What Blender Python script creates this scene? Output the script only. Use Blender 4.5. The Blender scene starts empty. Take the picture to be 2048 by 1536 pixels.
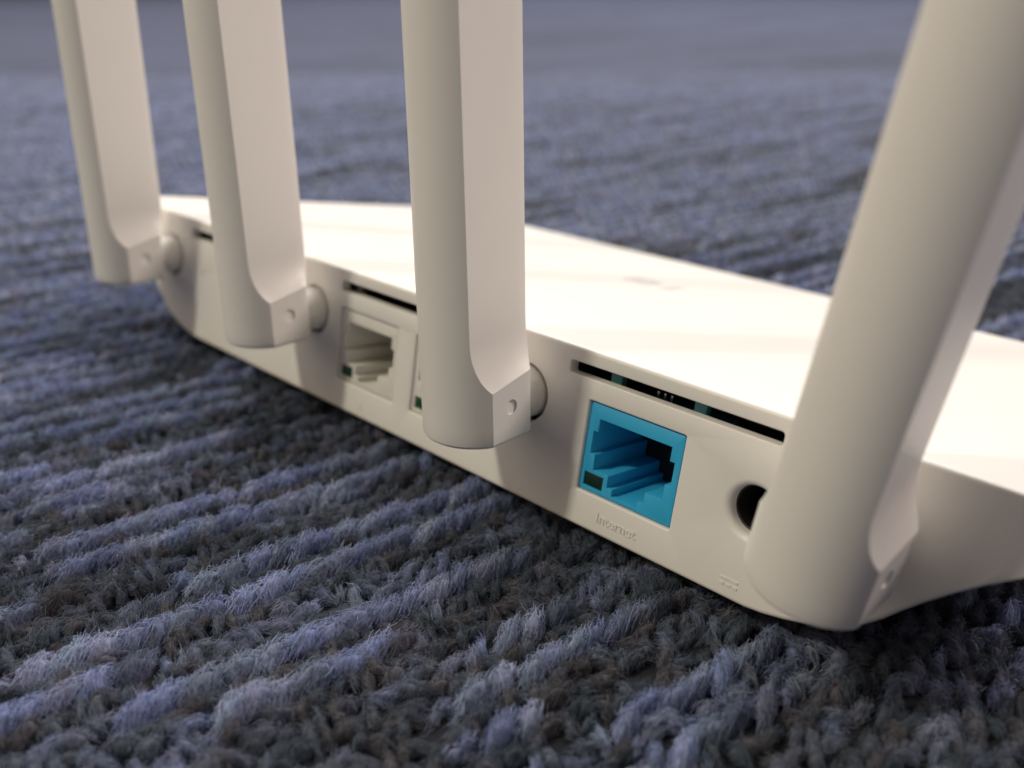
import bpy, bmesh, math, random
import numpy as np
from mathutils import Matrix, Vector, noise as mnoise
from mathutils.geometry import delaunay_2d_cdt

# ------------------------------------------------------------------ camera, world, lamps, exposure
SC = bpy.context.scene
COL = SC.collection
MM = 0.001
cam_d = bpy.data.cameras.new('camera')
cam = bpy.data.objects.new('camera', cam_d)
COL.objects.link(cam)
cam.matrix_world = Matrix((
    (0.718851, -0.279208, 0.636629, 0.1148530),
    (0.695142, 0.296032, -0.655090, -0.0882779),
    (-0.005556, 0.913460, 0.406892, 0.0746169),
    (0, 0, 0, 1)))
cam_d.sensor_width = 36
cam_d.lens = 32.495
cam_d.clip_start = 0.004
cam_d.clip_end = 200
cam_d.dof.use_dof = True
cam_d.dof.focus_distance = 0.122
cam_d.dof.aperture_fstop = 14.5
SC.camera = cam

world = bpy.data.worlds.new('World')
SC.world = world
world.use_nodes = True
wb = world.node_tree.nodes['Background']
wb.inputs['Color'].default_value = (1.0, 0.80, 0.64, 1)
wb.inputs['Strength'].default_value = 0.085


def area(name, loc, target, size, power, col, sy=None):
    d = bpy.data.lights.new(name, 'AREA')
    d.energy = power
    d.color = col
    d.size = size
    if sy:
        d.shape = 'RECTANGLE'
        d.size_y = sy
    o = bpy.data.objects.new(name, d)
    COL.objects.link(o)
    o.location = loc
    o.rotation_euler = (Vector(target) - Vector(loc)).to_track_quat('-Z', 'Y').to_euler()
    return o


# ceiling lamp behind the photographer: throws the antenna shadows on the back panel
area('ceiling_lamp_key', (-0.80, -1.55, 2.0), (0.0, 0, 0), 0.24, 28, (1.0, 0.94, 0.76))
# broad warm fill light, added on the same side to soften those shadows
area('near_fill_light', (-2.0, -2.0, 1.5), (0, 0, 0), 3.0, 26, (1.0, 0.84, 0.66), 2.2)
# broad ceiling panels beyond the router: they burn out the top cover and light the carpet
area('ceiling_panel_far', (-1.5, 2.0, 2.6), (-0.6, 0.8, 0), 2.6, 142, (1.0, 0.97, 0.93), 2.6)
area('ceiling_panel_side', (1.25, 1.9, 1.9), (0, 0, 0), 0.9, 56, (1.0, 0.86, 0.80), 0.9)

vs = SC.view_settings
vs.view_transform = 'Standard'
vs.look = 'None'
vs.exposure = 0
vs.gamma = 1
SC.render.engine = 'CYCLES'

rng = np.random.default_rng(7)
random.seed(7)


# ------------------------------------------------------------------ materials
def mat(name):
    m = bpy.data.materials.new(name)
    m.use_nodes = True
    nt = m.node_tree
    return m, nt, nt.nodes['Principled BSDF']


def plastic(name, col, rough=0.45, bump=0.0, scale=900.0, vary=0.03, spec=0.5):
    m, nt, b = mat(name)
    b.inputs['Roughness'].default_value = rough
    b.inputs['Specular IOR Level'].default_value = spec
    tc = nt.nodes.new('ShaderNodeTexCoord')
    n = nt.nodes.new('ShaderNodeTexNoise')
    n.inputs['Scale'].default_value = 60
    n.inputs['Detail'].default_value = 5
    nt.links.new(tc.outputs['Object'], n.inputs['Vector'])
    r = nt.nodes.new('ShaderNodeMapRange')
    r.inputs['To Min'].default_value = 1 - vary
    r.inputs['To Max'].default_value = 1 + vary
    nt.links.new(n.outputs['Fac'], r.inputs['Value'])
    mx = nt.nodes.new('ShaderNodeVectorMath')
    mx.operation = 'SCALE'
    mx.inputs[0].default_value = col
    nt.links.new(r.outputs['Result'], mx.inputs['Scale'])
    nt.links.new(mx.outputs['Vector'], b.inputs['Base Color'])
    if bump:
        n2 = nt.nodes.new('ShaderNodeTexNoise')
        n2.inputs['Scale'].default_value = scale
        n2.inputs['Detail'].default_value = 2
        nt.links.new(tc.outputs['Object'], n2.inputs['Vector'])
        bp = nt.nodes.new('ShaderNodeBump')
        bp.inputs['Strength'].default_value = bump
        bp.inputs['Distance'].default_value = 0.0001
        nt.links.new(n2.outputs['Fac'], bp.inputs['Height'])
        nt.links.new(bp.outputs['Normal'], b.inputs['Normal'])
    return m


M_BODY = plastic('white_plastic', (0.80, 0.775, 0.73), 0.42, 0.10, 2500)
M_ANT = plastic('antenna_plastic', (0.80, 0.77, 0.72), 0.40, 0.08, 2500)
M_PORTW = plastic('port_white_plastic', (0.74, 0.72, 0.66), 0.42)
M_PORTB = plastic('port_blue_plastic', (0.035, 0.42, 0.72), 0.38)
M_LEDG = plastic('green_led_window', (0.008, 0.065, 0.022), 0.25)
M_LEDD = plastic('dark_green_led_window', (0.006, 0.028, 0.014), 0.25)
M_BLACK = plastic('black_plastic', (0.012, 0.012, 0.012), 0.5)
M_PIN = plastic('nickel', (0.6, 0.58, 0.55), 0.25)
M_PIN.node_tree.nodes['Principled BSDF'].inputs['Metallic'].default_value = 1.0
M_BOARD = plastic('dark_board', (0.02, 0.022, 0.02), 0.6)
M_CLIP = plastic('teal_clip', (0.03, 0.17, 0.20), 0.5)
M_GREYCLIP = plastic('grey_clip', (0.16, 0.145, 0.125), 0.5)
M_LOGO = plastic('pale_grey_inlay', (0.52, 0.51, 0.48), 0.35)
M_MARK = plastic('grey_mark', (0.30, 0.28, 0.25), 0.6)
M_FOOT = plastic('rubber', (0.03, 0.03, 0.03), 0.8)


# ------------------------------------------------------------------ helpers
def tag(o, label=None, cat=None, group=None, kind=None):
    for k, v in (('label', label), ('category', cat), ('group', group), ('kind', kind)):
        if v:
            o[k] = v
    return o


def link_mesh(name, me, material, parent=None):
    o = bpy.data.objects.new(name, me)
    COL.objects.link(o)
    if material and not me.materials:
        me.materials.append(material)
    o.parent = parent
    return o


def smooth(me, deg=30):
    me.polygons.foreach_set('use_smooth', [True] * len(me.polygons))
    bm = bmesh.new()
    bm.from_mesh(me)
    for e in bm.edges:
        if len(e.link_faces) == 2:
            e.smooth = e.calc_face_angle(0) < math.radians(deg)
    bm.to_mesh(me)
    bm.free()


def mesh_from(name, verts, faces, deg=30, recalc=True):
    me = bpy.data.meshes.new(name)
    me.from_pydata([tuple(v) for v in verts], [], faces)
    if recalc:
        bm = bmesh.new()
        bm.from_mesh(me)
        bmesh.ops.remove_doubles(bm, verts=bm.verts, dist=1e-7)
        bmesh.ops.recalc_face_normals(bm, faces=bm.faces)
        bm.to_mesh(me)
        bm.free()
    smooth(me, deg)
    return me


# router coordinates, in mm, measured on its back panel: X along the panel, Y into the router, Z up the panel;
# the router's empty stands on the carpet and carries the forward tilt of the wedge-shaped housing
TILT = math.radians(11)
TT = math.tan(TILT)
ORG = np.array([17.5, 0.0, -6.6])
CX = 17.5


def L(x, y, z):
    return ((x - ORG[0]) * MM, (y - ORG[1]) * MM, (z - ORG[2]) * MM)


def box_into(V, F, x0, x1, y0, y1, z0, z1):
    k = len(V)
    for x in (x0, x1):
        for y in (y0, y1):
            for z in (z0, z1):
                V.append(L(x, y, z))
    F += [(k, k + 1, k + 3, k + 2), (k + 4, k + 6, k + 7, k + 5), (k, k + 4, k + 5, k + 1),
          (k + 2, k + 3, k + 7, k + 6), (k, k + 2, k + 6, k + 4), (k + 1, k + 5, k + 7, k + 3)]


def box_obj(name, x0, x1, y0, y1, z0, z1, m, parent, bev=0.1):
    V, F = [], []
    box_into(V, F, x0, x1, y0, y1, z0, z1)
    me = mesh_from(name, V, F)
    if bev:
        bm = bmesh.new()
        bm.from_mesh(me)
        bmesh.ops.bevel(bm, geom=bm.edges[:], offset=bev * MM, segments=2, affect='EDGES', profile=0.5)
        bm.to_mesh(me)
        bm.free()
        smooth(me, 40)
    return link_mesh(name, me, m, parent)


# ------------------------------------------------------------------ carpet (setting)
ANG = math.radians(78)                       # the pile rows run almost at right angles to the router's back
SD = np.array([math.cos(ANG), math.sin(ANG)])
WD = np.array([-math.sin(ANG), math.cos(ANG)])
PITCH = 3.3
CAMXY = np.array([114.85, -88.28])

C_BRIGHT = np.array([(0.228, 0.270, 0.445), (0.270, 0.302, 0.455), (0.205, 0.250, 0.430), (0.232, 0.282, 0.405)])
C_DARK = np.array([(0.064, 0.077, 0.106), (0.081, 0.094, 0.124), (0.068, 0.086, 0.114), (0.084, 0.082, 0.096)])


def carpet_material(name, attr):
    m, nt, b = mat(name)
    b.inputs['Roughness'].default_value = 0.9
    b.inputs['Specular IOR Level'].default_value = 0.12
    b.inputs['Sheen Weight'].default_value = 0.12
    b.inputs['Sheen Roughness'].default_value = 0.5
    a = nt.nodes.new('ShaderNodeAttribute')
    a.attribute_name = attr
    tc = nt.nodes.new('ShaderNodeTexCoord')
    n = nt.nodes.new('ShaderNodeTexNoise')
    n.inputs['Scale'].default_value = 900
    n.inputs['Detail'].default_value = 3
    nt.links.new(tc.outputs['Object'], n.inputs['Vector'])
    r = nt.nodes.new('ShaderNodeMapRange')
    r.inputs['From Min'].default_value = 0.3
    r.inputs['From Max'].default_value = 0.7
    r.inputs['To Min'].default_value = 0.55
    r.inputs['To Max'].default_value = 1.35
    nt.links.new(n.outputs['Fac'], r.inputs['Value'])
    mx = nt.nodes.new('ShaderNodeVectorMath')
    mx.operation = 'SCALE'
    nt.links.new(a.outputs['Color'], mx.inputs[0])
    nt.links.new(r.outputs['Result'], mx.inputs['Scale'])
    nt.links.new(mx.outputs['Vector'], b.inputs['Base Color'])
    bp = nt.nodes.new('ShaderNodeBump')
    bp.inputs['Strength'].default_value = 0.8
    bp.inputs['Distance'].default_value = 0.0004
    nt.links.new(n.outputs['Fac'], bp.inputs['Height'])
    nt.links.new(bp.outputs['Normal'], b.inputs['Normal'])
    return m


def base_material():
    m, nt, b = mat('far_pile')
    b.inputs['Roughness'].default_value = 0.95
    b.inputs['Specular IOR Level'].default_value = 0.1
    b.inputs['Sheen Weight'].default_value = 0.12
    tc = nt.nodes.new('ShaderNodeTexCoord')
    mp = nt.nodes.new('ShaderNodeMapping')
    mp.inputs['Rotation'].default_value = (0, 0, -ANG)
    nt.links.new(tc.outputs['Object'], mp.inputs['Vector'])
    sc = nt.nodes.new('ShaderNodeVectorMath')
    sc.operation = 'MULTIPLY'
    sc.inputs[1].default_value = (18, 150, 1)
    nt.links.new(mp.outputs['Vector'], sc.inputs[0])
    n = nt.nodes.new('ShaderNodeTexNoise')
    n.inputs['Scale'].default_value = 1.0
    n.inputs['Detail'].default_value = 3
    nt.links.new(sc.outputs['Vector'], n.inputs['Vector'])
    cr = nt.nodes.new('ShaderNodeValToRGB')
    cr.color_ramp.elements[0].position = 0.36
    cr.color_ramp.elements[0].color = (0.044, 0.052, 0.084, 1)
    cr.color_ramp.elements[1].position = 0.62
    cr.color_ramp.elements[1].color = (0.083, 0.099, 0.170, 1)
    sc2 = nt.nodes.new('ShaderNodeVectorMath')
    sc2.operation = 'MULTIPLY'
    sc2.inputs[1].default_value = (2.2, 17, 1)
    nt.links.new(mp.outputs['Vector'], sc2.inputs[0])
    n3 = nt.nodes.new('ShaderNodeTexNoise')
    n3.inputs['Scale'].default_value = 1.0
    n3.inputs['Detail'].default_value = 2
    nt.links.new(sc2.outputs['Vector'], n3.inputs['Vector'])
    av = nt.nodes.new('ShaderNodeMath')
    av.operation = 'ADD'
    nt.links.new(n.outputs['Fac'], av.inputs[0])
    nt.links.new(n3.outputs['Fac'], av.inputs[1])
    hf = nt.nodes.new('ShaderNodeMath')
    hf.operation = 'MULTIPLY'
    hf.inputs[1].default_value = 0.5
    nt.links.new(av.outputs['Value'], hf.inputs[0])
    nt.links.new(hf.outputs['Value'], cr.inputs['Fac'])
    nt.links.new(cr.outputs['Color'], b.inputs['Base Color'])
    bp = nt.nodes.new('ShaderNodeBump')
    bp.inputs['Strength'].default_value = 0.5
    bp.inputs['Distance'].default_value = 0.001
    nt.links.new(n.outputs['Fac'], bp.inputs['Height'])
    nt.links.new(bp.outputs['Normal'], b.inputs['Normal'])
    return m


Z_BASE = -2.9
g = 30.0
me = bpy.data.meshes.new('carpet')
me.from_pydata([(-g, -g, Z_BASE * MM), (g, -g, Z_BASE * MM), (g, g, Z_BASE * MM), (-g, g, Z_BASE * MM)], [], [(0, 1, 2, 3)])
carpet = link_mesh('carpet', me, plastic('carpet_backing', (0.022, 0.024, 0.030), 0.95, 0.3, 900, 0.3, 0.1))
tag(carpet, 'blue grey loop pile carpet with lavender and charcoal rows', 'carpet', kind='structure')
# beyond the reach of single loops the pile goes on as one gently rolling sheet around the built field
FW = np.array([-0.6966, 0.7174])
RT = np.array([0.7174, 0.6966])


def pile_field(x, y):
    """how far (0 edge .. 1 deep inside) a point lies inside the field of single loops"""
    dx, dy = x - CAMXY[0], y - CAMXY[1]
    f = dx * FW[0] + dy * FW[1]
    r = dx * RT[0] + dy * RT[1]
    wedge = min((800 - f) / 360.0, (0.72 * f + 35 - abs(r)) / 40.0, (f - 20) / 20.0)
    disc = (300 - math.hypot(x - 30, y + 20)) / 60.0
    return max(wedge, disc), f, r


NG = 131
ax = list(np.linspace(-1250, 1250, NG))
ax = [-25000.0, -4000.0] + ax + [4000.0, 25000.0]
V, F = [], []
for yy in ax:
    for xx in ax:
        t_ = min(1.0, max(0.0, pile_field(xx, yy)[0]))
        V.append((xx * MM, yy * MM, (-0.35 - 2.65 * t_) * MM))
na = len(ax)
for a in range(na - 1):
    for b_ in range(na - 1):
        F.append((a * na + b_, a * na + b_ + 1, (a + 1) * na + b_ + 1, (a + 1) * na + b_))
me = bpy.data.meshes.new('far_pile')
me.from_pydata(V, [], F)
me.polygons.foreach_set('use_smooth', [True] * len(F))
me.update()
fp = link_mesh('far_pile', me, base_material(), carpet)
fp['kind'] = 'stuff'

# rows known from the photograph: (row, s from, s to) in row units of 3.3 mm and mm along the row
BRIGHT = [(0, -60, -2), (-2, -56, 6), (-6, -43, 8), (-8, -66, 6), (-10, -75, -54), (-12, -56, 0), (-14, -50, -24),
          (-18, -24, 6), (-22, -13, 12), (-20, -26, -14), (-24, -10, 2), (-16, -16, -4), (6, -60, -22), (4, -58, -40), (12, -75, -14), (10, -45, -12), (22, -70, -28),
          (24, -60, -15), (2, -75, -58), (8, -75, -50), (16, -60, -30), (18, -50, -10), (-16, -70, -52), (-4, -70, -60)]
KNOWN = {}
for i, a, b_ in BRIGHT:
    KNOWN.setdefault(i, []).append((a, b_))


def brightness(i, s):
    """how light the space-dyed yarn is at row i, s mm along it (0 charcoal .. 1 lavender)"""
    if i % 2:
        v = mnoise.noise((i * 7.31, s / 30.0, 3.3))
        return 0.45 if v > 0.42 else 0.0
    near = -80 < s < 40 and -45 <= i <= 12  # lowest rows stay dark: shade under the hull end put into yarn colour
    v = mnoise.noise((i * 5.17, s / 55.0, 0.7)) + 0.35 * mnoise.noise((i * 3.1, s / 14.0, 9.1))
    base = 1.0 / (1.0 + math.exp(-(v - (0.0 if near else -0.28)) * 12))
    if near:
        k = 0.0
        for a, b_ in KNOWN.get(i, ()):
            d = min(s - a, b_ - s)
            k = max(k, 1.0 / (1.0 + math.exp(-d * 1.2)))
        return max(k, 0.40 * base)
    return base


def gather():
    loops = []
    rows = int(950 / PITCH)
    for i in range(-rows, rows + 1):
        even = i % 2 == 0
        s = -1100 + random.random() * 4
        while s < 1100:
            x, y = SD * s + WD * (i * PITCH)
            inn, f, r = pile_field(x, y)
            if inn < -0.3:
                s += 6.0
                continue
            fine = f < 290 and abs(r) < 0.66 * f + 25
            rope = even and brightness(i, s) > 0.45
            s += (3.6 if rope else (1.7 if fine else 3.2)) * random.uniform(0.8, 1.25)
            w = i * PITCH + random.gauss(0, 0.28 if rope else 0.75) + 0.9 * mnoise.noise((i * 0.9, s / 25.0, 5.5))
            x, y = SD * s + WD * w
            inn, f, r = pile_field(x, y)
            if inn < 0:
                continue
            loops.append((i, s, x, y, f, r, rope))
    return loops


LOOPS = gather()


def loop_props(lp):
    i, s, x, y, f, r, even = lp
    br = min(1.0, max(0.0, brightness(i, s) + random.gauss(0, 0.10)))
    cb = C_BRIGHT[random.randrange(4)]
    cd = C_DARK[random.randrange(4)]
    c = (cd * (1 - br) + cb * br) * random.uniform(0.82, 1.18)
    if even:                                 # a plump light rope
        hl, hw, hh = random.uniform(2.3, 3.7), random.uniform(1.2, 1.6), random.uniform(2.6, 3.3)
        yaw = ANG + math.radians(random.gauss(10, 9))
    elif f < 290 and abs(r) < 0.66 * f + 25:                            # low tangled loops between the ropes
        hl, hw, hh = random.uniform(1.0, 2.2), random.uniform(0.75, 1.25), random.uniform(1.2, 2.5)
        yaw = ANG + math.radians(random.gauss(0, 55))
    else:
        hl, hw, hh = random.uniform(1.5, 2.8), random.uniform(1.1, 1.7), random.uniform(1.3, 2.4)
        yaw = ANG + math.radians(random.gauss(0, 40))
    return c, hl, hw, hh, yaw


PROPS = [loop_props(lp) for lp in LOOPS]


def under_router(x, y):
    return -60 < x < 60 and 8 < y < 100


def FIBRED(l):
    return 20 < l[4] < 265 and abs(l[5]) < 0.66 * l[4] + 25 and not under_router(l[2], l[3])


def build_pile():
    Vs, Fs, Cs = [], [], []
    base = 0
    for res, sel in (((10, 5), [k for k, l in enumerate(LOOPS) if FIBRED(l)]), ((7, 3), [k for k, l in enumerate(LOOPS) if not FIBRED(l)])):
        nu, nv = res
        # unit mound: rings from the rim (below the backing) to the top
        th = np.linspace(0, 2 * np.pi, nu, endpoint=False)
        ph = np.linspace(-0.15, np.pi / 2, nv, endpoint=False)
        U = np.concatenate([np.stack([np.cos(p) * np.cos(th), np.cos(p) * np.sin(th), np.full(nu, np.sin(p))], 1) for p in ph] + [np.array([[0, 0, 1.0]])])
        f4 = []
        for a in range(nv - 1):
            for b_ in range(nu):
                c0, c1 = a * nu + b_, a * nu + (b_ + 1) % nu
                f4 += [(c0, c1, c1 + nu), (c0, c1 + nu, c0 + nu)]
        for b_ in range(nu):
            f4.append(((nv - 1) * nu + b_, (nv - 1) * nu + (b_ + 1) % nu, nv * nu))
        f4 = np.array(f4)
        n = len(sel)
        if not n:
            continue
        P = np.array([(LOOPS[k][2], LOOPS[k][3], PROPS[k][1], PROPS[k][2], PROPS[k][3], PROPS[k][4]) for k in sel])
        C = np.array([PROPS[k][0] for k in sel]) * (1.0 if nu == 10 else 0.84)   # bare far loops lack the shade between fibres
        lump = 1 + rng.normal(0, 0.07, (n, len(U)))
        core = 0.80 if nu == 10 else 1.0         # the fibres of the near loops wrap a slimmer core
        P[:, 2:5] *= core
        sx = U[None, :, 0] * P[:, 2, None] * lump
        sy = U[None, :, 1] * P[:, 3, None] * lump
        sz = U[None, :, 2] * P[:, 4, None] * (0.93 + 0.07 * lump)
        # a boxier cross-section than an ellipsoid, leaning like a twisted strand
        sx = sx + sy * 0.35
        cy, syw = np.cos(P[:, 5, None]), np.sin(P[:, 5, None])
        X = P[:, 0, None] + sx * cy - sy * syw
        Y = P[:, 1, None] + sx * syw + sy * cy
        Z = Z_BASE + sz
        Vs.append(np.stack([X, Y, Z], 2).reshape(-1, 3) * MM)
        Fs.append((f4[None] + (base + np.arange(n) * len(U))[:, None, None]).reshape(-1, 3))
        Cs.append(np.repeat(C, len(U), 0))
        base += n * len(U)
    V, F, C = np.concatenate(Vs), np.concatenate(Fs), np.concatenate(Cs)
    me = bpy.data.meshes.new('yarn_loops')
    me.vertices.add(len(V))
    me.vertices.foreach_set('co', V.ravel())
    me.loops.add(F.size)
    me.loops.foreach_set('vertex_index', F.ravel().astype(np.int32))
    me.polygons.add(len(F))
    me.polygons.foreach_set('loop_start', np.arange(len(F), dtype=np.int32) * 3)
    me.polygons.foreach_set('use_smooth', np.ones(len(F), bool))
    at = me.attributes.new('yarn', 'FLOAT_COLOR', 'POINT')
    at.data.foreach_set('color', np.concatenate([C, np.ones((len(C), 1))], 1).ravel())
    me.update()
    me.validate()
    o = link_mesh('yarn_loops', me, carpet_material('loop_yarn', 'yarn'), carpet)
    o['kind'] = 'stuff'
    return o


def build_fibres():
    sel = [k for k, l in enumerate(LOOPS) if FIBRED(l)]
    P = np.array([(LOOPS[k][2], LOOPS[k][3], PROPS[k][1], PROPS[k][2], PROPS[k][3], PROPS[k][4], LOOPS[k][4]) for k in sel])
    C = np.array([PROPS[k][0] for k in sel])
    # number of strands falls with distance
    cnt = np.clip((230 * (110.0 / P[:, 6]) ** 1.2), 40, 230)
    cnt = np.maximum(10, cnt * np.clip(P[:, 2] * P[:, 3] / 4.0, 0.55, 1.5)).astype(int)
    idx = np.repeat(np.arange(len(sel)), cnt)
    N, K = len(idx), 5
    p = P[idx]
    t = rng.uniform(-0.98, 0.98, N)
    amp = np.sqrt(np.clip(1 - t * t, 0.05, 1)) ** 0.8
    stray = rng.random(N) < 0.11
    span = rng.uniform(0.35, 1.1, N)
    p0 = rng.uniform(-1.75, 1.6, N) - span / 2
    skew = rng.normal(0.5, 1.3, N) * np.clip(p[:, 2] / 2.6, 0.5, 1.2)
    off = rng.uniform(-0.22, 0.18, N)
    curl = rng.normal(0, 0.18, (N, 2))
    pts = np.zeros((N, K, 3))
    for j in range(K):
        q = j / (K - 1)
        phi = p0 + span * q
        rad = 1.0 + (off + np.where(stray, 0.45 * q * q, 0.0) + 0.05 * np.sin(7 * q + p0 * 9)) / p[:, 3]
        lx = t * p[:, 2] + skew * span * (q - 0.5) + 0.3 * phi + curl[:, 0] * math.sin(3.1 * q)
        ly = np.sin(phi) * p[:, 3] * amp * rad + curl[:, 1] * math.sin(3.1 * q)
        lz = np.cos(phi) * p[:, 4] * amp * rad
        lx = lx + ly * 0.35
        cy, sy = np.cos(p[:, 5]), np.sin(p[:, 5])
        pts[:, j, 0] = p[:, 0] + lx * cy - ly * sy
        pts[:, j, 1] = p[:, 1] + lx * sy + ly * cy
        pts[:, j, 2] = Z_BASE + np.maximum(lz, 0.05)
    # nothing may poke into the housing that stands on the pile
    inside = (np.abs(pts[:, :, 0]) < 100) & (pts[:, :, 1] > -1.0) & (pts[:, :, 1] < 101) & (pts[:, :, 2] > 0.4)
    pts[:, :, 2] = np.where(inside, 0.4, pts[:, :, 2])
    cv = bpy.data.hair_curves.new('yarn_fibres')
    cv.add_curves([K] * N)
    cv.attributes['position'].data.foreach_set('vector', (pts * MM).astype(np.float32).ravel())
    ra = cv.attributes.get('radius') or cv.attributes.new('radius', 'FLOAT', 'POINT')
    taper = np.array([0.7, 1, 1, 0.9, 0.5])
    rr = (rng.uniform(0.018, 0.034, N)[:, None] * np.clip(p[:, 6:7] / 110.0, 0.9, 1.8) * taper[None]) * MM
    ra.data.foreach_set('value', rr.astype(np.float32).ravel())
    cc = C[idx] * rng.uniform(0.78, 1.75, (N, 1)) * (1 + rng.normal(0, 0.05, (N, 3)))
    spk = rng.random(N) < 0.004
    cc[spk] = np.array([0.32, 0.32, 0.33])
    cc = np.clip(cc, 0.01, 0.7)
    col = np.concatenate([np.repeat(cc, K, 0), np.ones((N * K, 1))], 1)
    at = cv.attributes.new('yarn', 'FLOAT_COLOR', 'POINT')
    at.data.foreach_set('color', col.astype(np.float32).ravel())
    m, nt, b = mat('yarn_fibre')
    b.inputs['Roughness'].default_value = 0.75
    b.inputs['Specular IOR Level'].default_value = 0.2
    a = nt.nodes.new('ShaderNodeAttribute')
    a.attribute_name = 'yarn'
    nt.links.new(a.outputs['Color'], b.inputs['Base Color'])
    cv.materials.append(m)
    o = bpy.data.objects.new('yarn_fibres', cv)
    COL.objects.link(o)
    o.parent = carpet
    o['kind'] = 'stuff'
    return o


build_pile()
build_fibres()

# ------------------------------------------------------------------ router
router = bpy.data.objects.new('wifi_router', None)
COL.objects.link(router)
router.rotation_euler = (-TILT, 0, 0)
tag(router, 'white wifi router with four tall antennas standing on the ribbed carpet', 'router')
ZT, ZB, DEPTH = 20.4, -5.6, 103.0

# hull profile of the housing seen from behind: |x - centre| against height above the bottom edge
HULL = [(69.5, 0.0), (72.0, 0.28), (74.5, 0.8), (77.2, 1.5), (79.9, 2.45), (82.0, 3.5), (83.9, 4.8), (85.8, 6.5), (87.6, 8.5), (89.6, 10.5),
        (92.0, 12.7), (95.0, 15.2), (98.0, 17.4), (101.0, 19.6), (103.6, 21.6), (105.1, 23.4), (105.5, 24.8), (105.5, 26.0)]


def half_width(y):
    w = 105.5 - 7.0 * max(0.0, y - 8.0) / 95.0
    rb, rf = 9.0, 14.0
    if y < rb:
        w -= rb - math.sqrt(max(0.0, rb * rb - (rb - y) ** 2))
    if y > DEPTH - rf:
        w -= rf - math.sqrt(max(0.0, rf * rf - (y - DEPTH + rf) ** 2))
    return w


def section(y, inset=0.0, shrink=0.0):
    """closed outline (x, z) of the housing at depth y, counter-clockwise seen from behind"""
    hw = half_width(y)
    zb = ZB + max(0.0, y) * TT
    T = ZT - zb
    k = hw / half_width(9.0) if y > 9 else 1.0
    right = []
    for hx, hz in HULL:
        x = min(hx * k if y > 9 else hx, hw)
        right.append((x, zb + hz * T / 26.0))
    pts = [(CX + x, z) for x, z in right]
    pts += [(CX + t * hw, ZT) for t in np.linspace(1, -1, 25)[1:-1]]
    pts += [(CX - x, z) for x, z in reversed(right)]
    pts += [(CX + t * right[0][0], zb) for t in np.linspace(-1, 1, 17)[1:-1]]
    P = np.array(pts)
    if inset:
        c = np.array([CX, (ZT + zb) / 2])
        hx, hz = hw, T / 2
        d = P - c
        # inward offset measured on the box the outline fills; enough for small fillets
        P = c + d * np.array([(hx - inset) / hx, (hz - inset) / hz])
    return P


def build_housing():
    V, F = [], []
    rows = []
    fil = 0.6
    rows += [(fil * (1 - math.cos(a)), fil * (1 - math.sin(a))) for a in np.linspace(0, math.pi / 2, 5)]
    rows += [(y, 0) for y in (1.2, 2, 3, 4.2, 5.6, 7.2, 9, 14, 22, 34, 46, 58, 70, 80, 89)]
    rows += [(89 + 11.5 * math.sin(a), 0) for a in np.linspace(0.25, math.pi / 2, 6)]
    ff = 2.4
    rows += [(DEPTH - ff + ff * math.sin(a), ff * (1 - math.cos(a))) for a in np.linspace(0.2, math.pi / 2, 6)]
    n = None
    for y, ins in rows:
        P = section(y, ins)
        n = len(P)
        V += [L(x, y, z) for x, z in P]
    for r in range(len(rows) - 1):
        for j in range(n):
            a, b_ = r * n + j, r * n + (j + 1) % n
            F.append((a, b_, b_ + n, a + n))
    F.append(tuple((len(rows) - 1) * n + j for j in range(n)))
    me = mesh_from('housing', V, F, 32)
    return link_mesh('housing', me, M_BODY, router)


build_housing()
# ---- the back panel: one plate with its openings cut out
HINGE_Z = 12.16
HINGES = [-63.35, -9.19, 44.97, 98.85]
HOLE_R = 4.55
SOCKET = HINGES


def rect_loop(x0, x1, z0, z1, r=0.3, n=3):
    out = []
    for cx, cz, a0 in ((x1 - r, z0 + r, -90), (x1 - r, z1 - r, 0), (x0 + r, z1 - r, 90), (x0 + r, z0 + r, 180)):
        for k in range(n + 1):
            a = math.radians(a0 + 90 * k / n)
            out.append((cx + r * math.cos(a), cz + r * math.sin(a)))
    return out


def circ_loop(cx, cz, r, n=40):
    return [(cx + r * math.cos(2 * math.pi * k / n), cz + r * math.sin(2 * math.pi * k / n)) for k in range(n)]


PW, PH = 16.2, 13.4
PORTS = [(0.0, M_PORTW, M_LEDG), (20.7, M_PORTW, M_LEDG), (58.08, M_PORTB, M_LEDD)]
JACK = (85.3, 7.05)
# (loop function of growth e, edge bevel, wall depth)
OPEN = []
for px, _, _ in PORTS:
    OPEN.append((lambda e, px=px: rect_loop(px - e, px + PW + e, -e, PH + e, 0.25 + e), 0.28, 1.8))
for k in range(3):
    OPEN.append((lambda e, x0=-54.2 + 54.0 * k: rect_loop(x0 - e, x0 + 33.5 + e, 16.4 - e, 18.2 + e, 0.45 + e), 0.18, 1.8))
OPEN.append((lambda e: circ_loop(JACK[0], JACK[1], 3.25 + e), 0.95, 1.9))
for hx in SOCKET:
    OPEN.append((lambda e, hx=hx: circ_loop(hx + 0.95, HINGE_Z - 1.15, HOLE_R + e), 0.12, 1.8))
OPEN.append((lambda e: [(-48.75 + (0.62 + e) * math.cos(a), 9.5 + (0.7 + e) * math.sin(a)) for a in (math.radians(-30), math.radians(90), math.radians(210))], 0.05, 0.7))


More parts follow.
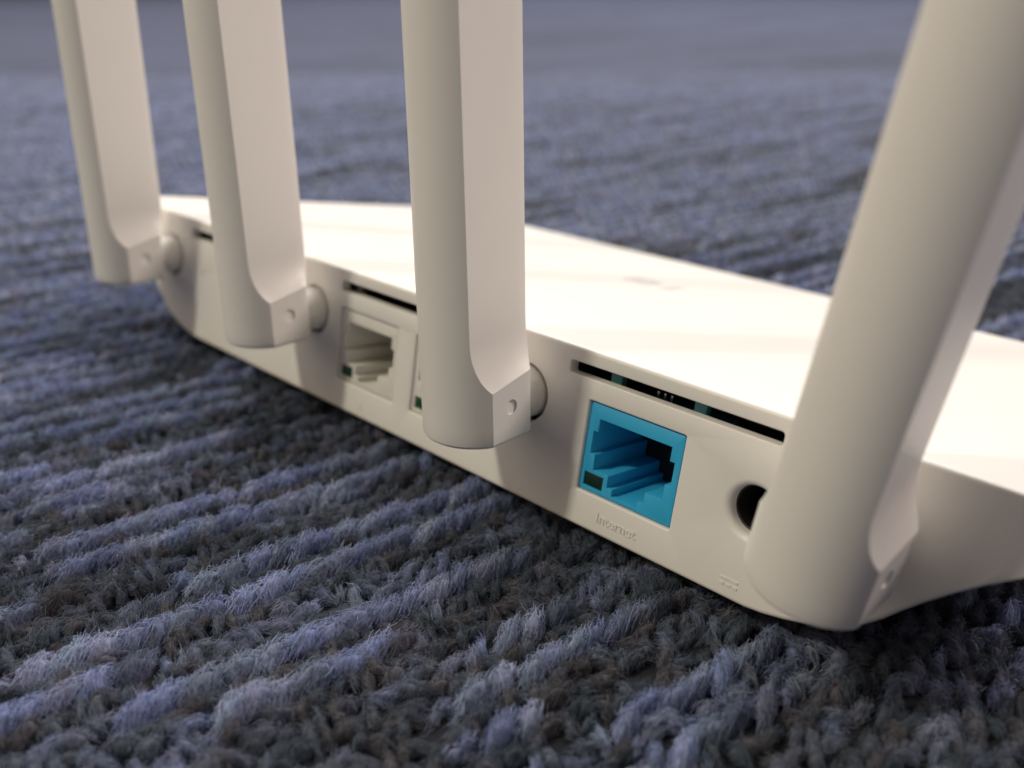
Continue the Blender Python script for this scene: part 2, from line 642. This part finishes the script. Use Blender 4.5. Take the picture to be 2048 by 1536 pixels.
def build_panel():
    outer = section(0.0, 0.6)
    loops = [outer] + [np.array(fn(bv)) for fn, bv, _ in OPEN]
    co, ed = [], []
    for lp in loops:
        k = len(co)
        co += [Vector((x, z)) for x, z in lp]
        ed += [(k + j, k + (j + 1) % len(lp)) for j in range(len(lp))]
    vs_, _, fs, *_ = delaunay_2d_cdt(co, ed, [], 0, 1e-6)
    tri = []
    for f in fs:
        c = sum((vs_[i] for i in f), Vector((0, 0))) / len(f)
        if not inside(c, outer) or any(inside(c, lp) for lp in loops[1:]):
            continue
        tri.append(tuple(f))
    V = [L(v.x, 0, v.y) for v in vs_]
    F = list(tri)
    for fn, bv, dep in OPEN:
        rings = [(bv, 0.0), (bv * 0.45, bv * 0.18), (bv * 0.1, bv * 0.6), (0.0, bv * 1.2), (0.0, dep)]
        k0 = len(V)
        n = 0
        for e, y in rings:
            lp = fn(e)
            n = len(lp)
            V += [L(x, y, z) for x, z in lp]
        for r in range(len(rings) - 1):
            for j in range(n):
                a, b_ = k0 + r * n + j, k0 + r * n + (j + 1) % n
                F.append((a, b_, b_ + n, a + n))
    me = mesh_from('back_panel', V, F, 45)
    return link_mesh('back_panel', me, M_BODY, router)


def inside(c, lp):
    x, y = c[0], c[1]
    r = False
    n = len(lp)
    for i in range(n):
        x0, y0 = lp[i]
        x1, y1 = lp[(i + 1) % n]
        if (y0 > y) != (y1 > y) and x < (x1 - x0) * (y - y0) / (y1 - y0) + x0:
            r = not r
    return r


panel = build_panel()
# circuit board, and a black liner added to keep the openings dark inside
V, F = [], []
box_into(V, F, -66, 101, 16.0, 60, -0.5, 14.5)
inner = link_mesh('circuit_board', mesh_from('circuit_board', V, F), M_BOARD, router)
V, F = [], []
x0, x1, ya, yb, z0, z1 = -72, 107, 2.0, 17.0, -4.2, 19.4
k = 0
for y in (ya, yb):
    for x, z in ((x0 + 6, z0 + 4), (x1 - 6, z0 + 4), (x1, z1), (x0, z1)):
        V.append(L(x, y, z))
F = [(0, 1, 5, 4), (1, 2, 6, 5), (2, 3, 7, 6), (3, 0, 4, 7), (4, 5, 6, 7)]
link_mesh('dark_liner', mesh_from('dark_liner', V, F), M_BLACK, router)

# ---- network sockets
CAV = [(5.9, 0.75), (10.3, 0.75), (10.3, 1.75), (11.3, 1.75), (11.3, 3.45), (14.1, 3.45), (14.1, 5.75), (15.0, 5.75), (15.0, 9.1), (14.2, 9.1),
       (14.2, 11.1), (2.0, 11.1), (2.0, 9.1), (1.2, 9.1), (1.2, 5.75), (2.1, 5.75), (2.1, 3.45), (4.9, 3.45), (4.9, 1.75), (5.9, 1.75)]


def build_port(px, m, led_m):
    g_ = 0.24
    y0, yd = 0.45, 13.5
    outer = rect_loop(g_, PW - g_, g_, PH - g_, 0.3)
    led = rect_loop(0.75, 4.15, 0.8, 2.9, 0.1, 1)
    loops = [outer, CAV, led]
    co, ed = [], []
    for lp in loops:
        k = len(co)
        co += [Vector(q) for q in lp]
        ed += [(k + j, k + (j + 1) % len(lp)) for j in range(len(lp))]
    vs_, _, fs, *_ = delaunay_2d_cdt(co, ed, [], 0, 1e-6)
    F = []
    for f in fs:
        c = sum((vs_[i] for i in f), Vector((0, 0))) / len(f)
        if inside(c, outer) and not inside(c, CAV) and not inside(c, led):
            F.append(tuple(f))
    V = [L(px + v.x, y0, v.y) for v in vs_]

    def tube(lp, ya_, yb_, cap):
        k_ = len(V)
        n = len(lp)
        for y in (ya_, yb_):
            for x, z in lp:
                V.append(L(px + x, y, z))
        for j in range(n):
            F.append((k_ + j, k_ + (j + 1) % n, k_ + n + (j + 1) % n, k_ + n + j))
        if cap:
            F.append(tuple(k_ + n + j for j in range(n)))
    tube(outer, y0, 14.0, True)
    tube(CAV, y0, yd, False)
    tube(led, y0, y0 + 1.0, False)
    me = mesh_from('ethernet_port', V, F, 20)
    bm = bmesh.new()
    bm.from_mesh(me)
    es = [e for e in bm.edges if len(e.link_faces) == 2 and e.calc_face_angle(0) > 0.6 and
          all(abs(v.co.y - y0 * MM) < 1e-6 for v in e.verts)]
    bmesh.ops.bevel(bm, geom=es, offset=0.13 * MM, segments=2, affect='EDGES', profile=0.5, clamp_overlap=True)
    bm.to_mesh(me)
    bm.free()
    smooth(me, 35)
    o = link_mesh('ethernet_port', me, m, router)
    box_obj('indicator_window', px + 0.80, px + 4.10, y0 + 0.22, y0 + 2.0, 0.85, 2.85, led_m, o, 0.08)
    box_obj('socket_back', px + 0.6, px + 15.6, 13.3, 13.9, 0.4, 12.0, M_BLACK, o, 0)  # black back added: the deep cavity's shade put into its colour
    # the eight spring contacts along the roof of the cavity
    for c in range(8):
        cx = px + 8.1 + (c - 3.5) * 1.02
        box_obj('contact', cx - 0.2, cx + 0.2, 3.2, 11.5, 10.3, 10.65, M_PIN, o, 0)
    return o


port_objs = [build_port(*p_) for p_ in PORTS]
port_objs[0]['label'] = 'white network socket with green light window'
port_objs[2]['label'] = 'bright blue network socket above the word Internet'

# ---- clips seen through the vent slots
for x, m, w in ((60.5, M_CLIP, 1.9), (74.3, M_CLIP, 1.9), (2.0, M_GREYCLIP, 1.6), (26.5, M_GREYCLIP, 1.8)):
    box_obj('shell_clip', x - w / 2, x + w / 2, 2.2, 3.4, 13.9, 17.6, m, router, 0.1)
for k in range(3):
    x = 67.0 + 1.1 * k
    box_obj('solder_pin', x - 0.16, x + 0.16, 3.2, 3.6, 15.0, 16.9, M_PIN, router, 0)

# ---- power socket
V, F = [], []
prof = [(3.24, 1.9), (3.0, 2.0), (2.95, 10.0), (0.0, 10.0)]
n = 32
for r, y in prof:
    for k in range(n):
        a = 2 * math.pi * k / n
        V.append(L(JACK[0] + r * math.cos(a), y, JACK[1] + r * math.sin(a)))
for i in range(len(prof) - 1):
    for k in range(n):
        F.append((i * n + k, i * n + (k + 1) % n, (i + 1) * n + (k + 1) % n, (i + 1) * n + k))
power = link_mesh('power_socket', mesh_from('power_socket', V, F, 30), M_BLACK, router)
V, F = [], []
for r, y in ((0.85, 9.9), (0.85, 7.4), (0.6, 7.0), (0.0, 6.9)):
    for k in range(16):
        a = 2 * math.pi * k / 16
        V.append(L(JACK[0] + r * math.cos(a), y, JACK[1] + r * math.sin(a)))
for i in range(3):
    for k in range(16):
        F.append((i * 16 + k, i * 16 + (k + 1) % 16, (i + 1) * 16 + (k + 1) % 16, (i + 1) * 16 + k))
link_mesh('centre_pin', mesh_from('centre_pin', V, F, 40), M_PIN, power)


# ---- raised lettering on the panel, tone on tone
def text_part(name, body, size, x, z, height, m, parent, y=0.0, flat=None, align='CENTER'):
    cu = bpy.data.curves.new(name, 'FONT')
    cu.body = body
    cu.size = size
    cu.extrude = height / 2
    cu.bevel_depth = 0.02
    cu.align_x = align
    cu.resolution_u = 3
    t = bpy.data.objects.new('tmp_' + name, cu)
    COL.objects.link(t)
    dg = bpy.context.evaluated_depsgraph_get()
    me = bpy.data.meshes.new_from_object(t.evaluated_get(dg))
    bpy.data.objects.remove(t)
    for v in me.vertices:
        a, b_, c = v.co
        v.co = L(x + a, y - c, z + b_)
    bm = bmesh.new()
    bm.from_mesh(me)
    bmesh.ops.recalc_face_normals(bm, faces=bm.faces)
    bm.to_mesh(me)
    bm.free()
    me.materials.clear()
    return link_mesh(name, me, m, parent)


text_part('embossed_lettering', 'Internet', 2.15, 65.9, -3.55, 0.16, M_BODY, panel)
text_part('embossed_numeral', '2', 1.7, 7.6, -3.9, 0.14, M_BODY, panel)
V, F = [], []
box_into(V, F, 82.9, 85.5, -0.09, 0.05, -2.95, -2.62)
for k in range(3):
    box_into(V, F, 82.9 + k * 0.95, 83.6 + k * 0.95, -0.09, 0.05, -3.75, -3.42)
link_mesh('embossed_power_symbol', mesh_from('embossed_power_symbol', V, F), M_BODY, panel)

# ---- small inlaid emblem on the top cover: rounded m and i strokes
V, F = [], []
zt = ZT + 0.03


def top_box(x0, x1, y0_, y1_):
    box_into(V, F, x0, x1, y0_, y1_, ZT - 0.3, zt)


for q in ((18.6, 19.9, 58, 63.5), (23.4, 24.7, 58, 63.5), (21.0, 22.3, 58, 61.5), (18.6, 24.7, 63.5, 64.8), (28.4, 29.8, 58, 64.8)):
    top_box(*q)
link_mesh('top_emblem', mesh_from('top_emblem', V, F), M_LOGO, router)

# ---- rubber feet
for x, y in ((-42, 7), (77, 7), (-42, 82), (77, 82)):
    zb = ZB + y * TT
    V, F = [], []
    n = 20
    for r, dz in ((5.0, 0.6), (5.0, -0.6), (4.4, -1.05), (0.0, -1.1)):
        for k in range(n):
            a = 2 * math.pi * k / n
            yy = y + r * math.sin(a)
            V.append(L(x + r * math.cos(a), yy, ZB + yy * TT + dz))
    for i in range(3):
        for k in range(n):
            F.append((i * n + k, i * n + (k + 1) % n, (i + 1) * n + (k + 1) % n, (i + 1) * n + k))
    link_mesh('rubber_foot', mesh_from('rubber_foot', V, F, 40), M_FOOT, router)

# ---- antennas
A_, LY, SG, DD, YI, H0, TI = 6.94, 7.83, 4.20, -0.69, 5.13, 4.65, -2.21
ARC_R = (A_ * A_ + SG * SG) / (2 * SG)
ARC_Y = -LY - SG + ARC_R
ARC_T = math.atan2(ARC_Y + LY, A_)
D0, HN, RISE, ALEN = 2.67, 8.2, 1.7, 172.0


def ant_section(h, lower=0.0):
    """outline (x, y, rise) of the antenna h mm above its foot; above HN the flanks are scooped out"""
    q = max(0.0, h - HN)
    s = min(1.0, q / 7.0)
    e = 1 - (1 - s) ** 2
    d0 = D0 * e
    k = DD * e / LY
    ti = TI * e
    r = 0.55                                     # rounded inner corner

    def cut(y):
        return A_ - d0 + k * y
    lo, hi = ARC_T, math.pi / 2
    if q > 0:
        for _ in range(40):
            m = (lo + hi) / 2
            if ARC_R * math.cos(m) > cut(ARC_Y - ARC_R * math.sin(m)):
                lo = m
            else:
                hi = m
    t0 = lo
    yend = ARC_Y - ARC_R * math.sin(t0)
    xc = cut(-r - ti)
    corner = [(xc - r + r * math.sin(a), -ti - r + r * math.cos(a)) for a in np.linspace(0, math.pi / 2, 4)]
    side = [(cut(y), y) for y in np.linspace(-ti - r, yend, 8)[1:]]
    arc = [(ARC_R * math.cos(t), ARC_Y - ARC_R * math.sin(t)) for t in np.linspace(t0, math.pi - t0, 25)[1:-1]]
    P = [(0.0, -ti)] + corner + side + arc + [(-x, y) for x, y in reversed(side)] + [(-x, y) for x, y in reversed(corner)]
    # the shoulder of the scoop climbs towards the router
    b = 0.0
    if h > 5:
        b = min(1.0, (h - 5) / (HN - 5)) if h < HN else max(0.0, 1 - q / 14.0)
    R = []
    for x, y in P:
        if abs(x) < 3 and y < -5:
            rs = 0.0
        else:
            rs = RISE * b * max(0.0, min(1.0, 1 + y / LY))
        R.append(rs)
    P = np.array(P)
    if lower:
        c = np.array([0, -6.0])
        ext = np.array([A_, 6.1])
        P = c + (P - c) * (ext - lower) / ext
    return np.concatenate([P, np.array(R)[:, None]], 1)


def build_antenna_mesh():
    V, F = [], []
    rows = []
    rb = 0.9
    rows += [(rb * (1 - math.cos(a)), rb * (1 - math.sin(a))) for a in np.linspace(0.0, math.pi / 2, 5)]
    rows += [(h, 0) for h in (2.5, 4, 5, 6.5, HN)]
    rows += [(HN + q, 0) for q in (0.4, 0.8, 1.2, 1.7, 2.3, 3.0, 3.8, 4.6, 5.4, 6.2, 7.0, 10.5, 14, 22, 34, 50, 70, 95, 125, 150)]
    rt = 3.5
    rows += [(ALEN - rt + rt * math.sin(a), rt * (1 - math.cos(a))) for a in np.linspace(0, math.pi / 2, 7)]
    n = 0
    for h, low in rows:
        P = ant_section(h, low if low > 1e-9 else 0)
        n = len(P)
        V += [(x * MM, (y - YI) * MM, (h + rs - H0) * MM) for x, y, rs in P]
    for r in range(len(rows) - 1):
        for j in range(n):
            a, b_ = r * n + j, r * n + (j + 1) % n
            F.append((a, b_, b_ + n, a + n))
    F.append(tuple(range(n - 1, -1, -1)))
    F.append(tuple((len(rows) - 1) * n + j for j in range(n)))
    me = mesh_from('antenna', V, F, 17)
    # the shallow pin holes in both flanks, cut at build time
    a = bpy.data.objects.new('tmp_antenna', me)
    COL.objects.link(a)
    for sgn in (1, -1):
        bm = bmesh.new()
        bmesh.ops.create_cone(bm, cap_ends=True, segments=28, radius1=1.1 * MM, radius2=1.1 * MM, depth=1.0 * MM)
        bmesh.ops.rotate(bm, verts=bm.verts, cent=(0, 0, 0), matrix=Matrix.Rotation(-sgn * math.pi / 2, 3, 'Y'))
        bmesh.ops.translate(bm, verts=bm.verts, vec=(sgn * (A_ + 0.22) * MM, (-4.2 - YI) * MM, 5.3 * MM - H0 * MM))
        cm = bpy.data.meshes.new('tmp_cut')
        bm.to_mesh(cm)
        bm.free()
        c = bpy.data.objects.new('tmp_cut', cm)
        COL.objects.link(c)
        md = a.modifiers.new('cut', 'BOOLEAN')
        md.operation = 'DIFFERENCE'
        md.solver = 'EXACT'
        md.object = c
        dg = bpy.context.evaluated_depsgraph_get()
        new = bpy.data.meshes.new_from_object(a.evaluated_get(dg))
        a.modifiers.clear()
        a.data = new
        bpy.data.objects.remove(c)
    me = a.data
    bpy.data.objects.remove(a)
    me.name = 'antenna'
    me.materials.clear()
    smooth(me, 17)
    return me


def build_knuckle_mesh():
    V, F = [], []
    prof = [(0.0, -6.4), (2.9, -6.4), (3.1, -5.6), (3.3, -4.6), (3.6, -3.2), (3.9, -1.6), (4.05, -0.4), (4.1, 1.5), (3.9, 2.2), (0.0, 2.2)]
    n = 40
    for r, y in prof:
        for k in range(n):
            a = 2 * math.pi * k / n
            V.append(((r * math.cos(a) + 0.8) * MM, y * MM, (r * math.sin(a) - 1.0) * MM))
    for i in range(len(prof) - 1):
        for k in range(n):
            F.append((i * n + k, i * n + (k + 1) % n, (i + 1) * n + (k + 1) % n, (i + 1) * n + k))
    return mesh_from('hinge_knuckle', V, F, 40)


ANT_ME = build_antenna_mesh()
KNU_ME = build_knuckle_mesh()
POSE = [(0.1586, 0.0084), (0.1498, -0.0574), (0.1532, -0.0511), (0.1918, 0.1628)]
for hx, (pitch, fan) in zip(HINGES, POSE):
    o = link_mesh('antenna', ANT_ME, M_ANT, router)
    m = Matrix.Translation(L(hx, 0, HINGE_Z)) @ Matrix.Rotation(fan, 4, 'Y') @ Matrix.Rotation(pitch, 4, 'X')
    o.matrix_local = m
    kn = link_mesh('hinge_knuckle', KNU_ME, M_ANT, o)
    kn.matrix_local = m.inverted() @ Matrix.Translation(L(hx, 0, HINGE_Z))
